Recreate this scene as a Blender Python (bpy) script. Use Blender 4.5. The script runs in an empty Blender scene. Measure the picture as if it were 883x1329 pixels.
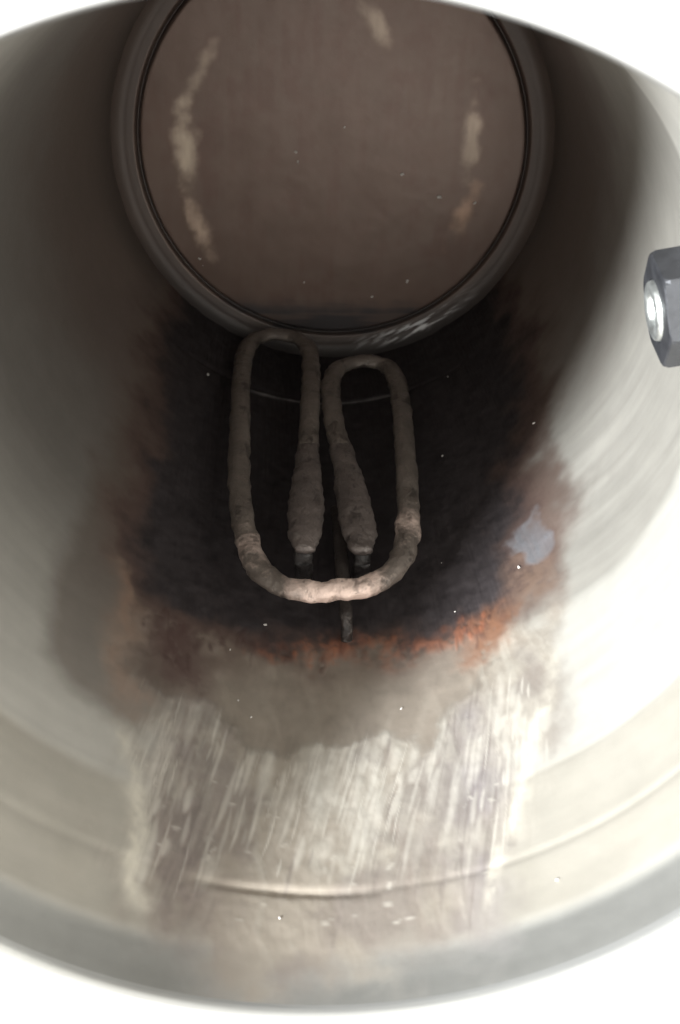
import bpy, bmesh, math, random
import numpy as np
from mathutils import Vector, Matrix, noise as mnoise

random.seed(7)
rng = np.random.default_rng(7)
S = 0.06          # metres per unit: the radius of the kettle mouth
Z0 = 0.014        # height of the kettle's inside floor above the table
scene = bpy.context.scene
COL = scene.collection

# ------------------------------------------------------------------ camera
def rot(p, y, r):
    return (Matrix.Rotation(p, 3, 'X') @ Matrix.Rotation(y, 3, 'Y') @ Matrix.Rotation(r, 3, 'Z'))
cam = bpy.data.cameras.new('camera')
cam.sensor_fit = 'VERTICAL'
cam.sensor_height = 36.0
cam.lens = 1400 / 1329 * 36.0
cam.clip_start = 0.002
cam.clip_end = 50
cam.dof.use_dof = True
cam.dof.focus_distance = 3.5 * S
cam.dof.aperture_fstop = 36
cam_o = bpy.data.objects.new('camera', cam)
m4 = rot(-0.5555, -0.0047, 0.0259).to_4x4()
m4.translation = Vector((0.0516 * S, 1.1427 * S, 4.8231 * S + Z0))
cam_o.matrix_world = m4
COL.objects.link(cam_o)
scene.camera = cam_o

# ------------------------------------------------------------------ world and lamp
world = bpy.data.worlds.new('World')
scene.world = world
world.use_nodes = True
bg = world.node_tree.nodes['Background']
bg.inputs['Color'].default_value = (1.0, 0.985, 0.955, 1)
bg.inputs['Strength'].default_value = 1.35

def area_lamp(name, az, elev, dist, size, power, color):
    l = bpy.data.lights.new(name, 'AREA')
    l.shape = 'DISK'
    l.size = size
    l.energy = power
    l.color = color
    o = bpy.data.objects.new(name, l)
    a = math.radians(az); e = math.radians(elev)
    d = Vector((math.sin(a) * math.cos(e), -math.cos(a) * math.cos(e), math.sin(e)))
    c = Vector((0, 0, Z0 + 3.42 * S))
    o.location = c + d * dist
    o.rotation_euler = d.to_track_quat('Z', 'Y').to_euler()
    COL.objects.link(o)
    return o
area_lamp('window_light', -105, 42, 1.0, 0.16, 42.0, (0.95, 0.985, 1.0))

scene.view_settings.view_transform = 'Standard'
scene.view_settings.look = 'None'
scene.view_settings.gamma = 1
scene.view_settings.use_curve_mapping = False
scene.view_settings.exposure = 0.42
cy = scene.cycles
cy.max_bounces = 8
cy.diffuse_bounces = 4
cy.glossy_bounces = 6
cy.use_denoising = True
cy.sample_clamp_indirect = 6.0

# ------------------------------------------------------------------ helpers
def link(name, me, mat, parent=None, smooth=True):
    o = bpy.data.objects.new(name, me)
    COL.objects.link(o)
    if mat: me.materials.append(mat)
    if smooth: me.polygons.foreach_set('use_smooth', [True] * len(me.polygons))
    if parent: o.parent = parent
    return o

def grid_mesh(name, V, nu, nv, wrap_u):
    """V: (nv, nu, 3); quads between neighbours, rows along nv."""
    me = bpy.data.meshes.new(name)
    uu = np.arange(nu if wrap_u else nu - 1)
    vv = np.arange(nv - 1)
    U, W = np.meshgrid(uu, vv)
    U2 = (U + 1) % nu
    q = np.stack([W * nu + U, W * nu + U2, (W + 1) * nu + U2, (W + 1) * nu + U], -1).reshape(-1, 4)
    n = len(q)
    me.vertices.add(nu * nv)
    me.vertices.foreach_set('co', V.reshape(-1).astype(np.float32))
    me.loops.add(n * 4)
    me.loops.foreach_set('vertex_index', q.reshape(-1).astype(np.int32))
    me.polygons.add(n)
    me.polygons.foreach_set('loop_start', (np.arange(n) * 4).astype(np.int32))
    me.update(calc_edges=True)
    return me

def set_attr(me, name, arr, kind='FLOAT'):
    a = me.attributes.new(name, kind, 'POINT')
    if kind == 'FLOAT':
        a.data.foreach_set('value', arr.reshape(-1).astype(np.float32))
    else:
        c = np.concatenate([arr.reshape(-1, 3), np.ones((arr.size // 3, 1))], 1)
        a.data.foreach_set('color', c.reshape(-1).astype(np.float32))

def vnoise(x, y, seed=0):
    """smooth value noise in [0,1]"""
    tab = np.random.default_rng(seed).random((257, 257))
    xi = np.floor(x).astype(int); yi = np.floor(y).astype(int)
    fx = x - xi; fy = y - yi
    fx = fx * fx * (3 - 2 * fx); fy = fy * fy * (3 - 2 * fy)
    a = tab[xi % 257, yi % 257]; b = tab[(xi + 1) % 257, yi % 257]
    c = tab[xi % 257, (yi + 1) % 257]; d = tab[(xi + 1) % 257, (yi + 1) % 257]
    return (a * (1 - fx) + b * fx) * (1 - fy) + (c * (1 - fx) + d * fx) * fy
def fbm(x, y, seed=0, n=4):
    s = 0; w = 0.5; t = 0
    for i in range(n):
        s = s + w * vnoise(x * 2 ** i + 13.7 * i, y * 2 ** i + 7.1 * i, seed + i); t += w; w *= 0.5
    return s / t
def sstep(a, b, x):
    t = np.clip((x - a) / (b - a), 0, 1)
    return t * t * (3 - 2 * t)
def sdf(X, Y, poly):
    """signed distance to a polygon, positive inside"""
    P = np.array(poly, float)
    d = np.full(X.shape, 1e9); ins = np.zeros(X.shape, bool)
    for i in range(len(P)):
        a, b = P[i], P[(i + 1) % len(P)]
        ex, ey = b - a
        t = np.clip(((X - a[0]) * ex + (Y - a[1]) * ey) / (ex * ex + ey * ey + 1e-12), 0, 1)
        d = np.minimum(d, np.hypot(X - a[0] - t * ex, Y - a[1] - t * ey))
        cond = (a[1] > Y) != (b[1] > Y)
        xi = a[0] + (Y - a[1]) * ex / (ey if abs(ey) > 1e-9 else 1e-9)
        ins ^= cond & (X < xi)
    return np.where(ins, d, -d)
def mix(a, b, t):
    return a * (1 - t[..., None]) + np.asarray(b, float) * t[..., None]
def mixs(a, b, t):
    return a * (1 - t) + b * t

# ------------------------------------------------------------------ materials
def new_mat(name):
    m = bpy.data.materials.new(name); m.use_nodes = True
    nt = m.node_tree
    return m, nt, nt.nodes['Principled BSDF']
def N(nt, t, **kw):
    n = nt.nodes.new(t)
    for k, v in kw.items():
        setattr(n, k, v)
    return n
def noise_node(nt, scale, detail=4, rough=.55, vec=None):
    n = N(nt, 'ShaderNodeTexNoise')
    n.inputs['Scale'].default_value = scale
    n.inputs['Detail'].default_value = detail
    n.inputs['Roughness'].default_value = rough
    if vec is not None: nt.links.new(vec, n.inputs['Vector'])
    return n
def mapped(nt, scale):
    tc = N(nt, 'ShaderNodeTexCoord'); mp = N(nt, 'ShaderNodeMapping')
    mp.inputs['Scale'].default_value = scale
    nt.links.new(tc.outputs['Object'], mp.inputs['Vector'])
    return mp.outputs['Vector']
def ramp(nt, src, lo, hi, a=0.0, b=1.0):
    r = N(nt, 'ShaderNodeMapRange')
    r.inputs['From Min'].default_value = lo; r.inputs['From Max'].default_value = hi
    r.inputs['To Min'].default_value = a; r.inputs['To Max'].default_value = b
    nt.links.new(src, r.inputs['Value'])
    return r.outputs['Result']
def mul_color(nt, col, fac):
    m = N(nt, 'ShaderNodeVectorMath', operation='SCALE')
    nt.links.new(col, m.inputs[0]); nt.links.new(fac, m.inputs['Scale'])
    return m.outputs['Vector']
def bump(nt, src, strength, dist, normal=None):
    b = N(nt, 'ShaderNodeBump')
    b.inputs['Strength'].default_value = strength; b.inputs['Distance'].default_value = dist
    nt.links.new(src, b.inputs['Height'])
    if normal is not None: nt.links.new(normal, b.inputs['Normal'])
    return b.outputs['Normal']

def attribute_steel(name, blotch, grain_scale, grain):
    """stained steel: colour, gloss and metal share come from vertex attributes"""
    m, nt, p = new_mat(name)
    a = N(nt, 'ShaderNodeAttribute', attribute_name='tint')
    ar = N(nt, 'ShaderNodeAttribute', attribute_name='rough')
    am = N(nt, 'ShaderNodeAttribute', attribute_name='metal')
    n1 = noise_node(nt, blotch, 6, .6)
    nt.links.new(mapped(nt, (1, 1, 1)), n1.inputs['Vector'])
    g = noise_node(nt, 1.0, 3, .6, mapped(nt, grain_scale))
    f = ramp(nt, n1.outputs['Fac'], .25, .75, .94, 1.06)
    nt.links.new(mul_color(nt, a.outputs['Color'], f), p.inputs['Base Color'])
    rr = N(nt, 'ShaderNodeMath', operation='MULTIPLY_ADD')
    nt.links.new(g.outputs['Fac'], rr.inputs[0]); rr.inputs[1].default_value = .10
    nt.links.new(ar.outputs['Fac'], rr.inputs[2])
    nt.links.new(rr.outputs[0], p.inputs['Roughness'])
    nt.links.new(am.outputs['Fac'], p.inputs['Metallic'])
    so = N(nt, 'ShaderNodeAttribute', attribute_name='soot')
    nt.links.new(ramp(nt, so.outputs['Fac'], 0, 1, .5, .08), p.inputs['Specular IOR Level'])
    nt.links.new(bump(nt, g.outputs['Fac'], grain, .0002), p.inputs['Normal'])
    return m
M_WALL = attribute_steel('stained_steel', 160, (900, 900, 1500), .05)
M_FLOOR = attribute_steel('browned_floor_steel', 120, (900, 900, 900), .10)

def rim_material():
    m, nt, p = new_mat('polished_rim_steel')
    p.inputs['Base Color'].default_value = (.74, .745, .73, 1)
    p.inputs['Metallic'].default_value = .8
    g = noise_node(nt, 1, 3, .6, mapped(nt, (60, 60, 3500)))
    nt.links.new(ramp(nt, g.outputs['Fac'], .2, .8, .26, .40), p.inputs['Roughness'])
    nt.links.new(bump(nt, g.outputs['Fac'], .12, .0002), p.inputs['Normal'])
    return m
M_RIM = rim_material()

def plastic_material():
    m, nt, p = new_mat('white_plastic')
    p.inputs['Base Color'].default_value = (.84, .84, .83, 1)
    n = noise_node(nt, 90, 4)
    nt.links.new(ramp(nt, n.outputs['Fac'], .2, .8, .25, .38), p.inputs['Roughness'])
    return m
M_PLASTIC = plastic_material()

def table_material():
    m, nt, p = new_mat('white_tabletop')
    n = noise_node(nt, 25, 5)
    c = N(nt, 'ShaderNodeMix', data_type='RGBA')
    c.inputs['A'].default_value = (.82, .82, .81, 1); c.inputs['B'].default_value = (.88, .88, .87, 1)
    nt.links.new(n.outputs['Fac'], c.inputs['Factor'])
    nt.links.new(c.outputs['Result'], p.inputs['Base Color'])
    p.inputs['Roughness'].default_value = .45
    return m
M_TABLE = table_material()

def crust_material(name, base, pale, lo, hi, pale_attr=True):
    m, nt, p = new_mat(name)
    n = noise_node(nt, 420, 6, .65, mapped(nt, (1, 1, 1)))
    n2 = noise_node(nt, 150, 4, .6, mapped(nt, (1, 1, 1)))
    f = ramp(nt, n2.outputs['Fac'], .3, .7, .72, 1.3)
    rgb = N(nt, 'ShaderNodeRGB'); rgb.outputs[0].default_value = (*base, 1)
    basec = mul_color(nt, rgb.outputs[0], f)
    c = N(nt, 'ShaderNodeMix', data_type='RGBA')
    nt.links.new(basec, c.inputs['A']); c.inputs['B'].default_value = (*pale, 1)
    a = N(nt, 'ShaderNodeAttribute', attribute_name='scale')
    add = N(nt, 'ShaderNodeMath', operation='ADD')
    nt.links.new(a.outputs['Fac'], add.inputs[0]); nt.links.new(n.outputs['Fac'], add.inputs[1])
    nt.links.new(ramp(nt, add.outputs[0], lo, hi), c.inputs['Factor'])
    nt.links.new(c.outputs['Result'], p.inputs['Base Color'])
    p.inputs['Metallic'].default_value = .25
    # dark pits where scale has chipped off
    n3 = noise_node(nt, 260, 3, .7, mapped(nt, (1, 1, .6)))
    pit = ramp(nt, n3.outputs['Fac'], .34, .44, .5, 1.0)
    nt.links.new(mul_color(nt, c.outputs['Result'], pit), p.inputs['Base Color'])
    nt.links.new(ramp(nt, n.outputs['Fac'], .3, .7, .30, .62), p.inputs['Roughness'])
    hsum = N(nt, 'ShaderNodeMath', operation='MULTIPLY_ADD')
    nt.links.new(pit, hsum.inputs[0]); hsum.inputs[1].default_value = .5; nt.links.new(n.outputs['Fac'], hsum.inputs[2])
    nt.links.new(bump(nt, hsum.outputs[0], .6, .0009), p.inputs['Normal'])
    return m
M_TUBE = crust_material('scaled_heater_tube', (.150, .125, .108), (.70, .54, .47), .72, 1.25)
M_COLD = crust_material('heater_cold_end', (.125, .103, .094), (.5, .45, .41), .78, 1.3)
M_PIN = crust_material('sooty_terminal', (.035, .031, .03), (.3, .27, .25), .8, 1.4)
M_ROD = crust_material('scorched_rod', (.05, .041, .037), (.3, .25, .22), .7, 1.3)

def simple_metal(name, col, rough, metal=1.0, nscale=600, bstr=.15):
    m, nt, p = new_mat(name)
    n = noise_node(nt, nscale, 4, .6, mapped(nt, (1, 1, 1)))
    rgb = N(nt, 'ShaderNodeRGB'); rgb.outputs[0].default_value = (*col, 1)
    nt.links.new(mul_color(nt, rgb.outputs[0], ramp(nt, n.outputs['Fac'], .3, .7, .8, 1.15)), p.inputs['Base Color'])
    p.inputs['Metallic'].default_value = metal
    nt.links.new(ramp(nt, n.outputs['Fac'], .3, .7, rough * .8, rough * 1.25), p.inputs['Roughness'])
    nt.links.new(bump(nt, n.outputs['Fac'], bstr, .0003), p.inputs['Normal'])
    return m
M_NUT = simple_metal('nut_steel', (.040, .041, .046), .48, .4, 300, .45)
M_BOLT = simple_metal('bolt_steel', (.58, .60, .59), .42, .9)
M_SPECK = simple_metal('limescale_chip', (.52, .49, .46), .5, 0.0)

# ------------------------------------------------------------------ table
bm = bmesh.new()
bmesh.ops.create_grid(bm, x_segments=2, y_segments=2, size=2.5)
me = bpy.data.meshes.new('tabletop'); bm.to_mesh(me); bm.free()
table = link('tabletop', me, M_TABLE, None, False)
table['kind'] = 'structure'

# ------------------------------------------------------------------ the kettle
kettle = bpy.data.objects.new('kettle', None)
COL.objects.link(kettle)
kettle['label'] = 'open stainless steel kettle with burnt inside and looped heating element'
kettle['category'] = 'kettle'

def unit(P):
    P = np.asarray(P, float) * S
    P[..., 2] += Z0
    return P

def spun(name, prof, mat, parent, seg=256, sub=1):
    prof = np.array(prof, float)
    if sub > 1:                                  # Catmull-Rom refinement of the profile
        Q = np.vstack([2 * prof[0] - prof[1], prof, 2 * prof[-1] - prof[-2]])
        out = []
        for i in range(1, len(Q) - 2):
            for k in range(sub):
                t = k / sub
                p0, p1, p2, p3 = Q[i - 1], Q[i], Q[i + 1], Q[i + 2]
                out.append(.5 * (2 * p1 + (p2 - p0) * t + (2 * p0 - 5 * p1 + 4 * p2 - p3) * t * t + (3 * p1 - p0 - 3 * p2 + p3) * t ** 3))
        prof = np.array(out + [prof[-1]])
    th = np.linspace(0, 2 * np.pi, seg, endpoint=False)
    V = np.stack([np.outer(prof[:, 0], np.sin(th)), np.outer(prof[:, 0], -np.cos(th)), np.repeat(prof[:, 1:2], seg, 1)], -1)
    return link(name, grid_mesh(name, unit(V), seg, len(prof), True), mat, parent)

# --- inner wall -------------------------------------------------------------
HW = 3.40
def wall_radius(z):
    body = 0.955 + (1.012 - 0.955) * np.minimum(z, 3.26) / 3.26
    t = np.clip((z - 3.26) / .14, 0, 1)
    return body - .011 * t ** 1.5
az = np.concatenate([np.arange(-180, -62, 1.0), np.arange(-62, 62, 0.2), np.arange(62, 180, 1.0)])
zz = np.concatenate([np.arange(0.0, 1.2, 0.012), np.arange(1.2, HW, 0.007), [HW]])
A, Z = np.meshgrid(az, zz)
X = np.radians(A) * 0.98                      # arc length along the wall
wx = (fbm(X * 9, Z * 9, 3) - .5); wz = (fbm(X * 9 + 40, Z * 9, 5) - .5)
lean = .12 * Z - .05 * wx
streak = fbm((X - lean) * 34, Z * 2.6 + 2 * wz, 11, 4)        # wiping marks, running up the wall and leaning
streak_w = fbm((X - lean) * 9, Z * 2.2, 12, 3)
fine_x = fbm((X - .06 * Z) * 130, Z * 7, 14, 2)
ring = fbm(X * 1.2, Z * 30, 21, 3)                      # marks running round the wall
blot = fbm(X * 6, Z * 6, 31, 5)
blot2 = fbm(X * 22, Z * 22, 33, 4)
blot3 = fbm(X * 45, Z * 40, 35, 4)

def area(poly, soft, warp=.0, grow=0., jag=0.):
    P = [(math.radians(a) * .98, z) for a, z in poly]
    d = sdf(X + warp * wx, Z + warp * wz + jag * (streak - .5), P)
    return sstep(-soft + grow, soft + grow, d)
BURN = [(-49, -.2), (-48.8, 0.51), (-41.3, 1.27), (-40.6, 1.75), (-37.6, 2.02), (-30.5, 2.14), (-23.7, 2.20), (-11.0, 2.18), (3.0, 2.2), (19.8, 2.21), (29.9, 2.2), (35.9, 2.13), (43.2, 1.97), (43.2, 1.73), (44.9, 1.51), (52.2, 1.21), (57.6, 0.81), (55, -.2)]
TINT_L = [(-49.4, -.2), (-49.4, 0.57), (-48.2, 1.25), (-49.1, 1.68), (-48.9, 2.13), (-47.7, 2.45), (-45.1, 2.58), (-39.9, 2.64), (-32.7, 2.67), (-28.0, 2.69), (-22.7, 2.51), (-21.4, 2.15), (-28.3, 1.27), (-38.8, -.2)]
TINT_R = [(55, -.2), (59.6, 0.87), (56.7, 1.33), (50.6, 1.52), (53.3, 1.80), (54.7, 1.95), (48.3, 2.01), (45.7, 2.15), (40.7, 2.23), (33.0, 2.22), (29.7, 1.77), (36.3, -.2)]
FILM = [(-30.3, 2.0), (-26.4, 2.54), (-14.5, 2.55), (-11.3, 2.67), (-3.9, 2.68), (0.9, 2.63), (8.3, 2.59), (17.6, 2.64), (21.1, 2.56), (30.8, 2.48), (35.7, 2.26), (30, 1.9)]
STRIP = [(-36.0, 2.08), (-28.8, 2.74), (-24.6, 3.06), (-20.6, 3.27), (-13, 3.36), (16, 3.36), (26.7, 3.27), (33.0, 3.0), (38.3, 2.8), (42.1, 2.55), (42.6, 2.28), (2.6, 1.88)]
RUST_A = [(-30.0, 2.19), (-25.1, 2.46), (-19.9, 2.52), (-17.7, 2.37), (-20.9, 2.22), (-24.2, 2.17)]
RUST_B = [(-37.9, 2.10), (-32.3, 2.59), (-29.5, 2.65), (-30.5, 2.44), (-33.7, 2.10)]
RUST_C = [(25.5, 2.20), (26.0, 2.37), (29.7, 2.42), (33.7, 2.38), (36.0, 2.22), (30.9, 2.16)]
RUST_D = [(-10.2, 2.19), (-8.4, 2.27), (4.4, 2.27), (16.7, 2.28), (26.3, 2.28), (26.8, 2.2), (2.9, 2.15)]
RUST_E = [(36.8, 2.04), (36.0, 2.20), (44.0, 2.22), (45.7, 2.15), (42.6, 2.04)]
DEPOSIT = [(43.7, 1.83), (40.7, 1.92), (39.1, 2.02), (42.5, 2.06), (45.3, 2.02), (45.8, 1.92)]

tint = np.zeros(A.shape + (3,)) + np.array([.60, .58, .53])
rough = np.full(A.shape, .42)
metal = np.full(A.shape, .55)
height = (fbm(X * 5, Z * 3, 41, 3) - .5) * .004
# polished shoulder just under the rim
sh = sstep(3.25, 3.30, Z)
tint = mix(tint, (.56, .56, .535), sh); metal = mixs(metal, .8, sh); rough = mixs(rough, .38, sh)
# tide line: dried film below the old water level, plus shade painted on the left
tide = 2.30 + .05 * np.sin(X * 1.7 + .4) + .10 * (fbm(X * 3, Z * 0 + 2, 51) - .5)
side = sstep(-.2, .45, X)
film_shade = (1 - sstep(-.03, .03, Z - tide)) * side + (1 - sstep(-.55, .60, Z - tide)) * (1 - side)
tint = mix(tint, (.28, .265, .238), film_shade * .85 * side); tint = mix(tint, (.165, .150, .136), film_shade * .92 * (1 - side))
rough = mixs(rough, .48, film_shade); metal = mixs(metal, .45, film_shade)
# second, paler dried film near the mouth
up = sstep(2.83, 2.89, Z + .02 * wx) * (1 - sstep(3.24, 3.28, Z))
tint = mix(tint, (.40, .37, .315), up * (.75 + .3 * (blot - .5))); rough = mixs(rough, .5, up)
# marks round the wall
tint *= (1 + .14 * (ring - .5) * sstep(1.2, 2.2, Z))[..., None]
sweepm = fbm(X * 2.0, (Z - .25 * X) * 26, 23, 3)
tint *= (1 + .32 * (sweepm - .5) * sstep(.6, .8, X) * (1 - sstep(1.3, 1.6, X)) * sstep(1.4, 1.7, Z) * (1 - sstep(2.2, 2.5, Z)))[..., None]
# heat browning and painted-in shade deep in the kettle
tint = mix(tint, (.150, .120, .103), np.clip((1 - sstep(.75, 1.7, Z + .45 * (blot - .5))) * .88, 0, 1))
# scraped strip above the element
strip = area(STRIP, .09, .26)
sw = fbm((X - .45 * Z) * 26, (Z + .4 * X) * 5, 17, 4)
sm = sstep(.42, .62, streak * .40 + streak_w * .25 + sw * .2 + blot3 * .15)
low = sstep(3.02, 3.12, Z + .06 * wx)
sm = sm * (1 - .55 * low)
# single wiping strokes: short, crisp, leaning
stroke = np.zeros_like(X); dark = np.zeros_like(X)
def stamp(dst, x0, z0, ln, wd, lean_, k):
    i0, i1 = np.searchsorted(zz, [z0 - ln, z0 + ln])
    xs = X[0]
    j0, j1 = np.searchsorted(xs, [x0 - abs(lean_) * ln - 3 * wd - .02, x0 + abs(lean_) * ln + 3 * wd + .02])
    if i1 <= i0 or j1 <= j0: return
    xx = X[i0:i1, j0:j1]; z_ = Z[i0:i1, j0:j1]
    t = (z_ - z0) / ln
    bend = .004 * math.sin(7 * x0 + 3 * z0)
    d = (xx + lean_ * (z_ - z0) + bend * t * t + .008 * wx[i0:i1, j0:j1] - x0) / (wd * (1 - .5 * np.abs(t)))
    v = np.exp(-np.abs(d) ** 2.5) * np.clip(1.25 - np.abs(t) ** 2 * 1.3, 0, 1) * k
    dst[i0:i1, j0:j1] = np.maximum(dst[i0:i1, j0:j1], np.clip(v, 0, 1))
for i in range(700):
    zc = random.choice([random.uniform(2.55, 3.08), random.gauss(2.78, .10)])
    xc = random.choice([random.uniform(-.50, .62), random.gauss(.10, .17), random.gauss(-.42, .05), random.gauss(.56, .05)])
    if zc < 2.6 and abs(xc) < .2: zc += .15
    stamp(stroke, xc, zc, random.uniform(.03, .15), random.choice([.003, .005, .007, .010, .014]) * random.uniform(.8, 1.3), .17 + .08 * math.sin(5 * xc) + random.gauss(0, .02), random.uniform(.15, 1) ** 1.7)
for i in range(170):
    stamp(dark, random.choice([random.uniform(-.48, .6), random.gauss(-.34, .07), random.gauss(.42, .06)]), random.uniform(2.5, 3.2), random.uniform(.03, .12), random.uniform(.003, .008), random.gauss(.18, .03), random.uniform(.3, .9))
for i in range(90):                      # chipped crust low on the strip and along its left edge
    stamp(stroke, random.choice([random.gauss(-.44, .05), random.uniform(-.4, .5)]), random.uniform(2.7, 3.2), random.uniform(.004, .014), random.uniform(.005, .014), random.gauss(.2, .5), random.uniform(.3, .9))
sm = sm * .7
smear = sstep(.45, .62, blot * .6 + streak_w * .4)
strip_col = mix(np.zeros_like(tint) + np.array([.385, .335, .28]), (.60, .555, .48), sm)
strip_col = mix(strip_col, (.26, .218, .20), smear * .6)
left = np.exp(-((X + .33 - .1 * (Z - 2.8)) / .10) ** 2) * sstep(2.5, 2.7, Z)
strip_col = mix(strip_col, (.24, .195, .185), np.clip(left * (.35 + 1.1 * (blot2 - .2)), 0, .8) * (1 - .6 * sm))
right = np.exp(-((X - .44) / .09) ** 2) * sstep(2.45, 2.6, Z)
strip_col = mix(strip_col, (.33, .30, .32), np.clip(right * (.2 + 1.1 * (blot - .2)), 0, .7) * (1 - .5 * sm))
strip_col = mix(strip_col, (.78, .74, .66), stroke * .6)
strip_col = mix(strip_col, (.22, .185, .17), dark * .55 * (1 - stroke))
tint = mix(tint, strip_col, strip * .92)
rough = mixs(rough, .36 + .16 * (1 - sm), strip); metal = mixs(metal, .55, strip)
height += strip * (.0022 * (streak - .5) + .003 * (blot2 - .5) + .0014 * (blot3 - .5) + .0007 * stroke - .0006 * dark)
# pale cream edges of the strip
ew = .09 * wx + .05 * (streak_w - .5)
edge = np.exp(-((X + ew + .47 - .30 * (Z - 2.85)) / .026) ** 2) * sstep(2.65, 2.8, Z) * (1 - sstep(3.15, 3.26, Z)) + np.exp(-((X + ew - .60 + .38 * (Z - 2.8)) / .025) ** 2) * sstep(2.4, 2.7, Z) * (1 - sstep(3.12, 3.26, Z))
tint = mix(tint, (.80, .75, .64), np.clip(edge * (.1 + 1.8 * (blot2 - .25)), 0, .85))
# matte taupe film under the burnt patch
fl = area(FILM, .035, .20, 0, .06)
tint = mix(tint, (.235, .20, .165), fl * .9)
tint *= (1 + fl * (.35 * (blot2 - .5) + .25 * (streak - .5)))[..., None]
rim_f = np.clip(4 * fl * (1 - fl), 0, 1) * (Z > 2.4)
tint *= (1 - .18 * rim_f)[..., None]; height += .0012 * fl * (1 + blot3)
rough = mixs(rough, .48, fl); metal = mixs(metal, .3, fl); height *= (1 - .75 * fl)
# browned flanks beside the burn
tl = area(TINT_L, .05, .06); tr = area(TINT_R, .10, .25)
tint = mix(tint, (.135, .108, .09), tl * .72); tint = mix(tint, (.10, .07, .058), tr * .85)
metal = mixs(metal, .45, np.maximum(tl, tr)); rough = mixs(rough, .5, np.maximum(tl, tr))
# scorched brown fading out of the burn
halo = area(BURN, .16, .25, -.10)
tint = mix(tint, (.095, .062, .05), halo * .8); metal = metal * (1 - .7 * halo); rough = mixs(rough, .5, halo)
# rust
def rust(poly, col, k, soft=.03, thr=.40):
    global tint, metal, rough, height
    r = area(poly, soft, .14, 0, .05) * sstep(thr, thr + .30, blot2 * .3 + streak * .3 + blot3 * .4) * k
    tint = mix(tint, col, r); metal = metal * (1 - r); rough = mixs(rough, .75, r); height += r * .004 * blot2
rust(RUST_A, (.055, .028, .024), .95, .09, .16)
rust(RUST_B, (.30, .165, .10), .4, .07, .2)
# burnt-on black round the element
bu = area(BURN, .17, .22, .03, .06)
bu = np.clip(bu * 1.05, 0, 1)
tint = mix(tint, (.075, .050, .043), sstep(.02, .5, bu)); tint = mix(tint, (.034, .029, .030), sstep(.35, .95, bu))
tint *= (1 + bu * (.6 * (blot3 - .5) + .55 * (blot2 - .5)))[..., None]; metal = metal * (1 - bu); rough = mixs(rough, .66, bu)
height += bu * (.006 * (blot2 - .5) + .002 * (fine_x - .5))
rust(RUST_C, (.15, .066, .034), .85, .06, .22)
rust(RUST_D, (.23, .085, .045), .65, .045, .36)
rust(RUST_E, (.13, .085, .06), .6, .08, .25)
# rusty drips along the lower edge of the burn
drip = np.zeros_like(X); drip_d = np.zeros_like(X)
for i in range(30):
    xc = random.choice([random.uniform(-.22, .5), random.gauss(.05, .06), random.gauss(.47, .04)])
    stamp(drip, xc, 2.20 + random.uniform(-.02, .06), random.uniform(.015, .06), random.uniform(.006, .016), random.gauss(0, .1), random.uniform(.25, .85))
for i in range(70):
    xc = random.choice([random.uniform(-.5, .55), random.gauss(-.40, .06), random.gauss(.50, .05)])
    stamp(drip_d, xc, 2.20 + random.uniform(-.03, .09) + .14 * math.exp(-((xc + .40) / .09) ** 2) * random.random(), random.uniform(.02, .07), random.uniform(.006, .022), random.gauss(0, .15), random.uniform(.3, .9))
drip_d *= sstep(.2, .6, blot3); drip *= sstep(.15, .6, blot3)
tint = mix(tint, (.050, .026, .022), drip_d * .85); tint = mix(tint, (.24, .085, .042), drip * .6)
dm = np.maximum(drip, drip_d); metal = metal * (1 - dm); rough = mixs(rough, .7, dm); height += .003 * dm
# patch of bare metal at the edge of the burn
dp = area(DEPOSIT, .02, .15) * (.55 + .45 * sstep(.3, .7, streak))
tint = mix(tint, (.26, .262, .28), dp * (.6 + .4 * blot2)); metal = mixs(metal, .6, dp); rough = mixs(rough, .4, dp)
# pressed lines round the wall
def pressed(z0, w, h, lo=-200, hi=200):
    global height
    k = sstep(lo - 6, lo + 6, A) * (1 - sstep(hi - 6, hi + 6, A))
    height += h * np.exp(-((Z - z0 - .006 * np.sin(X * 3)) / w) ** 2) * k
pressed(3.09, .009, -.0020, 8, 200); pressed(3.09, .016, -.0010, -200, -20); pressed(3.10, .012, -.007, -12, 9); pressed(2.86, .010, -.0012, 30, 200); pressed(2.87, .018, -.0007, -200, -30); pressed(.50, .010, -.006, -40, 40)
scr = np.exp(-((Z - .52 + .04 * X) / .010) ** 2) * sstep(-.42, -.2, X) * (1 - sstep(.3, .4, X)) * (.35 + .65 * vnoise(X * 25, Z * 0, 77))
tint = mix(tint, (.40, .38, .38), scr); metal = mixs(metal, .6, scr)
height *= (1 - sstep(3.18, 3.34, Z))
RAD = wall_radius(Z) - height
V = np.stack([RAD * np.sin(np.radians(A)), -RAD * np.cos(np.radians(A)), Z], -1)
me = grid_mesh('inner_wall', unit(V), len(az), len(zz), True)
me.flip_normals() if hasattr(me, 'flip_normals') else None
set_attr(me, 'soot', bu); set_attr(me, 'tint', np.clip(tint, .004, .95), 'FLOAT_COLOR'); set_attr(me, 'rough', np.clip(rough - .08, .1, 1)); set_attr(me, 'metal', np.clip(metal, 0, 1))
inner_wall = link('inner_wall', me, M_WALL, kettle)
inner_wall['label'] = 'stained steel inside wall with black burnt patch and rust'

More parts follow.
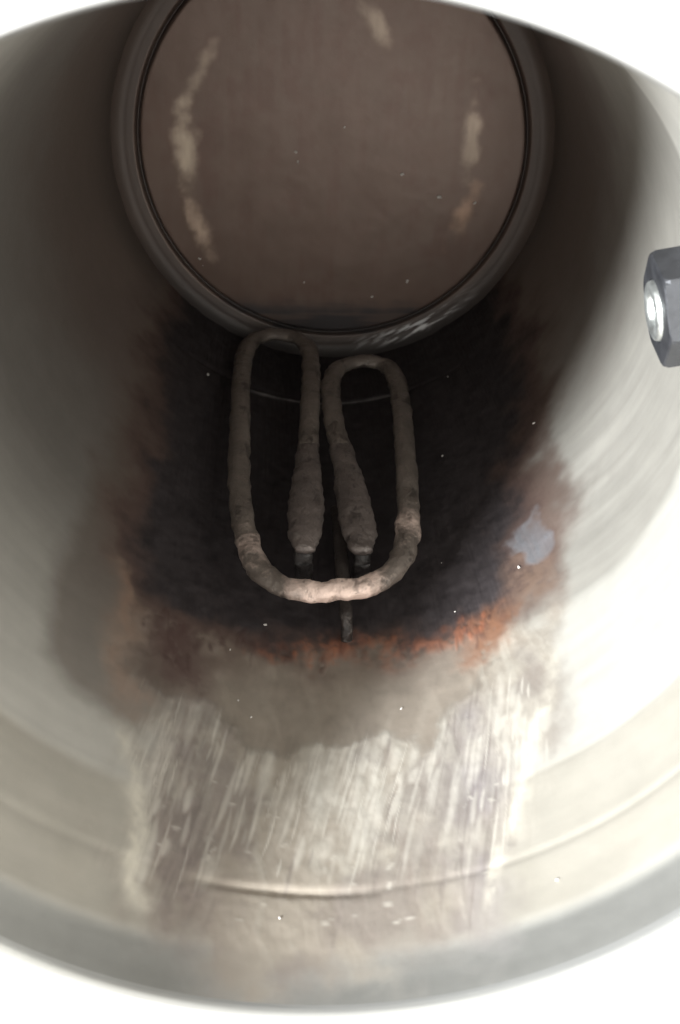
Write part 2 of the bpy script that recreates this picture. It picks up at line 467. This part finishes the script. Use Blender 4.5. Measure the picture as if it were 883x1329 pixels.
# --- mouth: shoulder, rolled rim, white collar ------------------------------
rim = spun('rim', [(1.001, HW), (1.0, 3.41), (1.0, 3.4218), (1.004, 3.437), (1.010, 3.442), (1.017, 3.442), (1.022, 3.436), (1.024, 3.42), (1.024, 3.38)], M_RIM, kettle, 320, 5)
shell = spun('outer_shell', [(1.026, 3.37), (1.026, 3.405), (1.031, 3.412), (1.075, 3.414), (1.105, 3.405), (1.115, 3.385), (1.118, 3.34), (1.118, 2.6), (1.115, 1.6), (1.11, .5), (1.108, -.12), (1.10, -.19), (1.08, -.222), (.9, -.226)], M_PLASTIC, kettle, 256, 4)
shell['label'] = 'white outer shell round the steel mouth'

# --- floor plate -------------------------------------------------------------
rr = np.concatenate([np.linspace(.0001, .80, 150), np.linspace(.803, .97, 70)])
th = np.linspace(0, 2 * np.pi, 540, endpoint=False)
T, Rr = np.meshgrid(th, rr)
fx, fy = Rr * np.sin(T), -Rr * np.cos(T)
z = -.022 * np.exp(-((Rr - .848) / .010) ** 2) + .005 * sstep(.862, .90, Rr) + .035 * np.clip((Rr - .90) / .055, 0, 2) ** 2
z = z + (fbm(fx * 4 + 9, fy * 4 + 9, 61) - .5) * .005 * (Rr < .83)
nb = fbm(fx * 5 + 20, fy * 5 + 20, 63, 5); nb2 = fbm(fx * 16 + 20, fy * 16 + 20, 65, 4); ns = fbm(fx * 30 + 50, fy * 4 + 20, 67, 3)
ftint = mix(np.zeros(fx.shape + (3,)) + np.array([.142, .091, .071]), (.178, .130, .105), nb)
ftint = mix(ftint, (.135, .078, .062), sstep(.42, .72, nb2 * .3 + nb * .45 + ns * .25) * .6)
frough = np.full(fx.shape, .42) + .14 * sstep(.85, .88, Rr); fmetal = np.full(fx.shape, .35)
def rub(cx, cy, lx, ly, ang, k, col=(.50, .41, .32), seed=0):
    global ftint, fmetal
    a = math.radians(ang)
    u = (fx - cx) * math.cos(a) + (fy - cy) * math.sin(a); v = -(fx - cx) * math.sin(a) + (fy - cy) * math.cos(a)
    d = 1 - np.hypot(u / (lx * 1.5), v / (ly * 1.25)) + 1.1 * (nb2 - .5)
    t = sstep(0, .9, d) * k * (.65 + 1.0 * (ns - .3))
    t = np.clip(t, 0, 1)
    ftint = mix(ftint, col, t); fmetal = mixs(fmetal, .65, t)
rub(-.640, -.02, .045, .22, 0, .9); rub(-.60, -.35, .04, .13, 22, .95, (.58, .44, .34)); rub(-.585, .27, .03, .16, -30, .5)
rub(.60, .07, .035, .17, 0, .6); rub(.605, -.25, .035, .15, -22, .75, (.42, .28, .20)); rub(.16, .52, .035, .10, 35, .5)
front = sstep(.66, .76, -fy + .05 * (nb2 - .5)) * (Rr < .90)
ftint = mix(ftint, (.055, .05, .052), front * (.5 + .45 * sstep(.35, .65, fbm(fx * 3, fy * 40 + 9, 69, 3))))
ftint = mix(ftint, (.080, .060, .050), sstep(.86, .87, Rr) * .85); fmetal = fmetal * (1 - .7 * sstep(.86, .88, Rr))
gro = np.exp(-((Rr - .848) / .012) ** 2)
ftint = mix(ftint, (.026, .022, .021), gro * .8)
burnf = sstep(.25, .9, np.cos(T)) * sstep(.86, .95, Rr)
ftint = mix(ftint, (.025, .022, .022), burnf * .9)
sc = sstep(.50, .66, fbm((fx * .55 - fy * .83) * 110, (fx * .83 + fy * .55) * 14, 71, 3)) * np.exp(-((np.degrees(np.where(T > np.pi, T - 2 * np.pi, T)) - 26) / 14) ** 2) * sstep(.868, .885, Rr) * (1 - sstep(.915, .945, Rr)) * .75
ftint = mix(ftint, (.55, .54, .54), np.clip(sc * 1.2, 0, .9)); fmetal = mixs(fmetal, .7, np.clip(sc, 0, 1))
V = np.stack([fx, fy, z], -1)
me = grid_mesh('floor_plate', unit(V), len(th), len(rr), True)
set_attr(me, 'soot', fx * 0); set_attr(me, 'tint', np.clip(ftint, .004, .9), 'FLOAT_COLOR'); set_attr(me, 'rough', frough - .06); set_attr(me, 'metal', fmetal)
floor_plate = link('floor_plate', me, M_FLOOR, kettle)
floor_plate['label'] = 'browned round floor plate with a pressed ring groove'

# --- heating element ---------------------------------------------------------
element = bpy.data.objects.new('heating_element', None)
COL.objects.link(element); element.parent = kettle
element.location = (0, -0.8 * S, Z0 + 1.1 * S)
element['label'] = 'looped grey heating element with crusted bottom bend'

def catmull(P, Rd, n):
    P = np.array(P, float); Rd = np.array(Rd, float)
    Q = np.vstack([2 * P[0] - P[1], P, 2 * P[-1] - P[-2]]); q = np.concatenate([[Rd[0]], Rd, [Rd[-1]]])
    o = []; r = []
    for i in range(1, len(Q) - 2):
        for k in range(n):
            t = k / n
            f = lambda a, b, c, d: .5 * (2 * b + (c - a) * t + (2 * a - 5 * b + 4 * c - d) * t * t + (3 * b - a - 3 * c + d) * t ** 3)
            o.append(f(Q[i - 1], Q[i], Q[i + 1], Q[i + 2])); r.append(q[i] * (1 - t) + q[i + 1] * t)
    return np.array(o + [P[-1]]), np.array(r + [Rd[-1]])

def sweep(name, P, Rd, mat, parent, n=10, seg=28, rough_amp=.004, scale_fn=None, flat=.65, cap=True):
    C, r = catmull(P, Rd, n)
    if cap:                                       # rounded ends
        t0 = C[0] - C[1]; t0 /= np.linalg.norm(t0); t1 = C[-1] - C[-2]; t1 /= np.linalg.norm(t1)
        k = [.999, .92, .75, .5, .25]
        C = np.vstack([[C[0] + t0 * r[0] * .6 * s for s in k], C, [C[-1] + t1 * r[-1] * .6 * s for s in k[::-1]]])
        cr = [math.sqrt(1 - s * s) for s in k]
        r = np.concatenate([[r[0] * c for c in cr], r, [r[-1] * c for c in cr[::-1]]])
    V = np.zeros((len(C), seg, 3)); sc = np.zeros((len(C), seg))
    up = np.array([0, 1., 0])
    for i in range(len(C)):
        t = C[min(i + 1, len(C) - 1)] - C[max(i - 1, 0)]; t /= np.linalg.norm(t)
        u = up - t * (up @ t)
        if np.linalg.norm(u) < .1: u = np.array([0, 0, 1.]) - t * t[2]
        u /= np.linalg.norm(u); w = np.cross(t, u)
        for j in range(seg):
            a = -2 * math.pi * j / seg
            d = u * math.cos(a) * flat + w * math.sin(a)
            p = C[i] + d * r[i]
            k = mnoise.fractal(Vector(p * 22), 1.0, 2.0, 4) ; k2 = mnoise.noise(Vector(p * 60 + 5))
            s = scale_fn(p, d) if scale_fn else 0.0
            V[i, j] = p + d * (rough_amp * k + rough_amp * .6 * k2 + s * .006 * max(0, k + .3)) * min(1, r[i] / .03)
            sc[i, j] = s
    off = np.array([0, -.8, 1.1])
    me = grid_mesh(name, (V - off) * S, seg, len(C), True)
    bm = bmesh.new(); bm.from_mesh(me)
    bmesh.ops.recalc_face_normals(bm, faces=bm.faces); bm.to_mesh(me); bm.free()
    set_attr(me, 'scale', sc)
    return link(name, me, mat, parent)

TUBE = [[-0.043, -0.8, 1.822], [-0.050, -0.8, 1.573], [-0.056, -0.8, 1.233], [-0.061, -0.8, 0.836], [-0.067, -0.8, 0.533], [-0.089, -0.8, 0.3], [-0.164, -0.8, 0.171], [-0.29, -0.8, 0.162], [-0.36, -0.8, 0.301], [-0.359, -0.8, 0.631], [-0.325, -0.8, 1.123], [-0.289, -0.8, 1.532], [-0.244, -0.8, 1.832], [-0.186, -0.8, 2.03], [-0.108, -0.8, 2.13], [-0.001, -0.8, 2.158], [0.07, -0.8, 2.147], [0.164, -0.8, 2.118], [0.251, -0.8, 2.01], [0.29, -0.8, 1.853], [0.306, -0.8, 1.608], [0.309, -0.8, 1.333], [0.31, -0.8, 0.954], [0.3, -0.8, 0.628], [0.255, -0.8, 0.464], [0.154, -0.8, 0.429], [0.052, -0.8, 0.509], [0.022, -0.8, 0.684], [0.033, -0.8, 0.97], [0.066, -0.8, 1.226], [0.104, -0.8, 1.512], [0.13, -0.8, 1.766]]
def tube_scale(p, d):
    b = max(0., 1 - ((p[0] - .06) / .17) ** 2) * float(np.clip((p[2] - 1.95) / .12, 0, 1))
    c = .45 * math.exp(-((p[2] - 1.78) / .08) ** 2) * (p[0] > .2)
    e = .25 * math.exp(-((p[2] - 1.95) / .1) ** 2) * (p[0] < -.15)
    return min(1., .8 * b + c + e + .12 * float(np.clip((p[2] - 1.1) / .8, 0, 1)))
sweep('heating_tube', TUBE[2:-2], [.0395] * len(TUBE[2:-2]), M_TUBE, element, 8, 28, .006, tube_scale)
def end_scale(p, d): return .2 * math.exp(-((p[2] - 1.88) / .05) ** 2)
sweep('cold_end', [[-0.0555, -0.8, 1.20], [-0.055, -0.8, 1.30], [-0.052, -0.8, 1.44], [-0.050, -0.8, 1.573], [-0.047, -0.8, 1.72], [-0.045, -0.8, 1.84], [-0.046, -0.8, 1.92]], [.041, .044, .051, .058, .061, .055, .036], M_COLD, element, 7, 36, .006, end_scale, .55)
sweep('cold_end', [[0.063, -0.8, 1.20], [0.076, -0.8, 1.30], [0.095, -0.8, 1.44], [0.109, -0.8, 1.573], [0.124, -0.8, 1.72], [0.136, -0.8, 1.84], [0.140, -0.8, 1.92]], [.041, .044, .051, .058, .061, .055, .036], M_COLD, element, 7, 36, .006, end_scale, .55)
for x in (-.047, .143):
    sweep('terminal_pin', [[x, -.815, 1.86], [x, -.83, 1.90], [x, -.86, 1.91], [x, -.90, 1.89], [x, -1.0, 1.84]], [.03, .03, .03, .03, .03], M_PIN, element, 6, 20, .004)
sweep('probe_rod', [[0.055, -.87, 1.56], [0.067, -.882, 1.70], [0.084, -.893, 1.95], [0.092, -.91, 2.09], [0.098, -.94, 2.145], [0.10, -1.0, 2.16]], [.020, .022, .022, .020, .018, .018], M_ROD, element, 6, 16, .006)

# --- nut and bolt on the wall --------------------------------------------------
nut = bpy.data.objects.new('wall_nut', None)
COL.objects.link(nut); nut.parent = kettle
ny, nz = 0.183, 2.30
nut.location = (0.828 * S, ny * S, Z0 + nz * S)
nut.rotation_euler = (math.radians(10), 0, math.atan2(ny, .845))
nut.scale = (.88, .88, .88)
nut['label'] = 'grey hexagonal nut with a bright hollow bolt end on the right wall'
def lathe_x(prof, seg, rfun=None):
    """profile of (x along the axis, radius); returns V grid"""
    V = np.zeros((len(prof), seg, 3))
    for i, (x, r) in enumerate(prof):
        for j in range(seg):
            a = 2 * math.pi * j / seg
            k = rfun(a, r, i) if rfun else r
            V[i, j] = (x, k * math.cos(a), k * math.sin(a))
    return V
def hexr(a, r, i):
    h = r / math.cos(((a + math.pi / 6) % (math.pi / 3)) - math.pi / 6)
    lim = [.086, .089, .150, .158, .168, .20, .20][i] if i < 7 else .2
    return min(h, lim)
prof = [(.03, .086), (-.002, .089), (0, .138), (.004, .142), (.018, .142), (.15, .142), (.19, .142)]
me = grid_mesh('hex_body', lathe_x(prof, 96, hexr) * S, 96, len(prof), True)
bm = bmesh.new(); bm.from_mesh(me); bmesh.ops.recalc_face_normals(bm, faces=bm.faces); bm.to_mesh(me); bm.free()
hexb = link('hex_body', me, M_NUT, nut)
me.polygons.foreach_set('use_smooth', [False] * len(me.polygons))
prof = [(.045, .004), (.045, .034), (.02, .038), (-.008, .046), (-.014, .050), (-.016, .074), (-.012, .082), (.0, .086), (.05, .086)]
me = grid_mesh('bolt_end', lathe_x(prof, 48) * S, 48, len(prof), True)
bm = bmesh.new(); bm.from_mesh(me); bmesh.ops.recalc_face_normals(bm, faces=bm.faces); bm.to_mesh(me); bm.free()
link('bolt_end', me, M_BOLT, nut)

# --- loose chips of limescale ---------------------------------------------------
bm = bmesh.new()
def chip(p, nrm, size, elong=1.0):
    nrm = Vector(nrm).normalized(); q = nrm.to_track_quat('Z', 'Y').to_matrix()
    spin = Matrix.Rotation(random.uniform(0, 6.28), 3, 'Z')
    k = random.randint(5, 7); top = []; bot = []
    for i in range(k):
        a = 6.283 * i / k; r = size * random.uniform(.6, 1.1)
        v = q @ (spin @ Vector((r * math.cos(a) * elong, r * math.sin(a), 0)))
        top.append(bm.verts.new((Vector(p) + v * .75 + nrm * size * random.uniform(.3, .55)) * S + Vector((0, 0, Z0))))
        bot.append(bm.verts.new((Vector(p) + v - nrm * size * .3) * S + Vector((0, 0, Z0))))
    bm.faces.new(top); bm.faces.new(bot[::-1])
    for i in range(k): bm.faces.new((bot[i], bot[(i + 1) % k], top[(i + 1) % k], top[i]))
def wall_chip(a, zc, size, el=1.0):
    t = math.radians(a); r = wall_radius(zc) - .002
    chip((r * math.sin(t), -r * math.cos(t), zc), (-math.sin(t), math.cos(t), 0), size, el)
for a, zc, s in [(50.9, 1.35, .008), (39.5, 2.05, .008), (34.6, 3.19, .006), (-9.9, 2.52, .005), (14.9, 2.49, .006), (28.2, 1.17, .007), (-9.3, 2.1, .008), (-15.0, 2.25, .006), (-32, .57, .012), (33, .55, .007), (26, 2.12, .005)]:
    wall_chip(a, zc, s * .6, 1.8)
for i in range(2):
    wall_chip(random.gauss(4, 20), random.uniform(.9, 2.3), random.uniform(.002, .0042), random.uniform(1, 2))
for i in range(2):
    wall_chip(random.uniform(-24, 34), random.uniform(2.4, 3.2), random.uniform(.002, .004), random.uniform(1, 2.2))
for x, y, s in [(-.16, -.009, .006), (-.15, -.05, .005), (.308, -.092, .007), (.478, -.186, .010), (.64, -.21, .007), (.36, -.58, .007), (.2, -.66, .006), (-.12, -.6, .005), (-.6, -.5, .006), (.05, .1, .004)]:
    chip((x, y, .002), (0, 0, 1), s, 1.7)
for i in range(2):
    a = random.uniform(0, 6.28); r = .82 * math.sqrt(random.random())
    chip((r * math.cos(a), r * math.sin(a), .001), (0, 0, 1), random.uniform(.002, .004), 1.5)
me = bpy.data.meshes.new('limescale_chips'); bm.to_mesh(me); bm.free()
chips = link('limescale_chips', me, M_SPECK, kettle, False)
chips['kind'] = 'stuff'
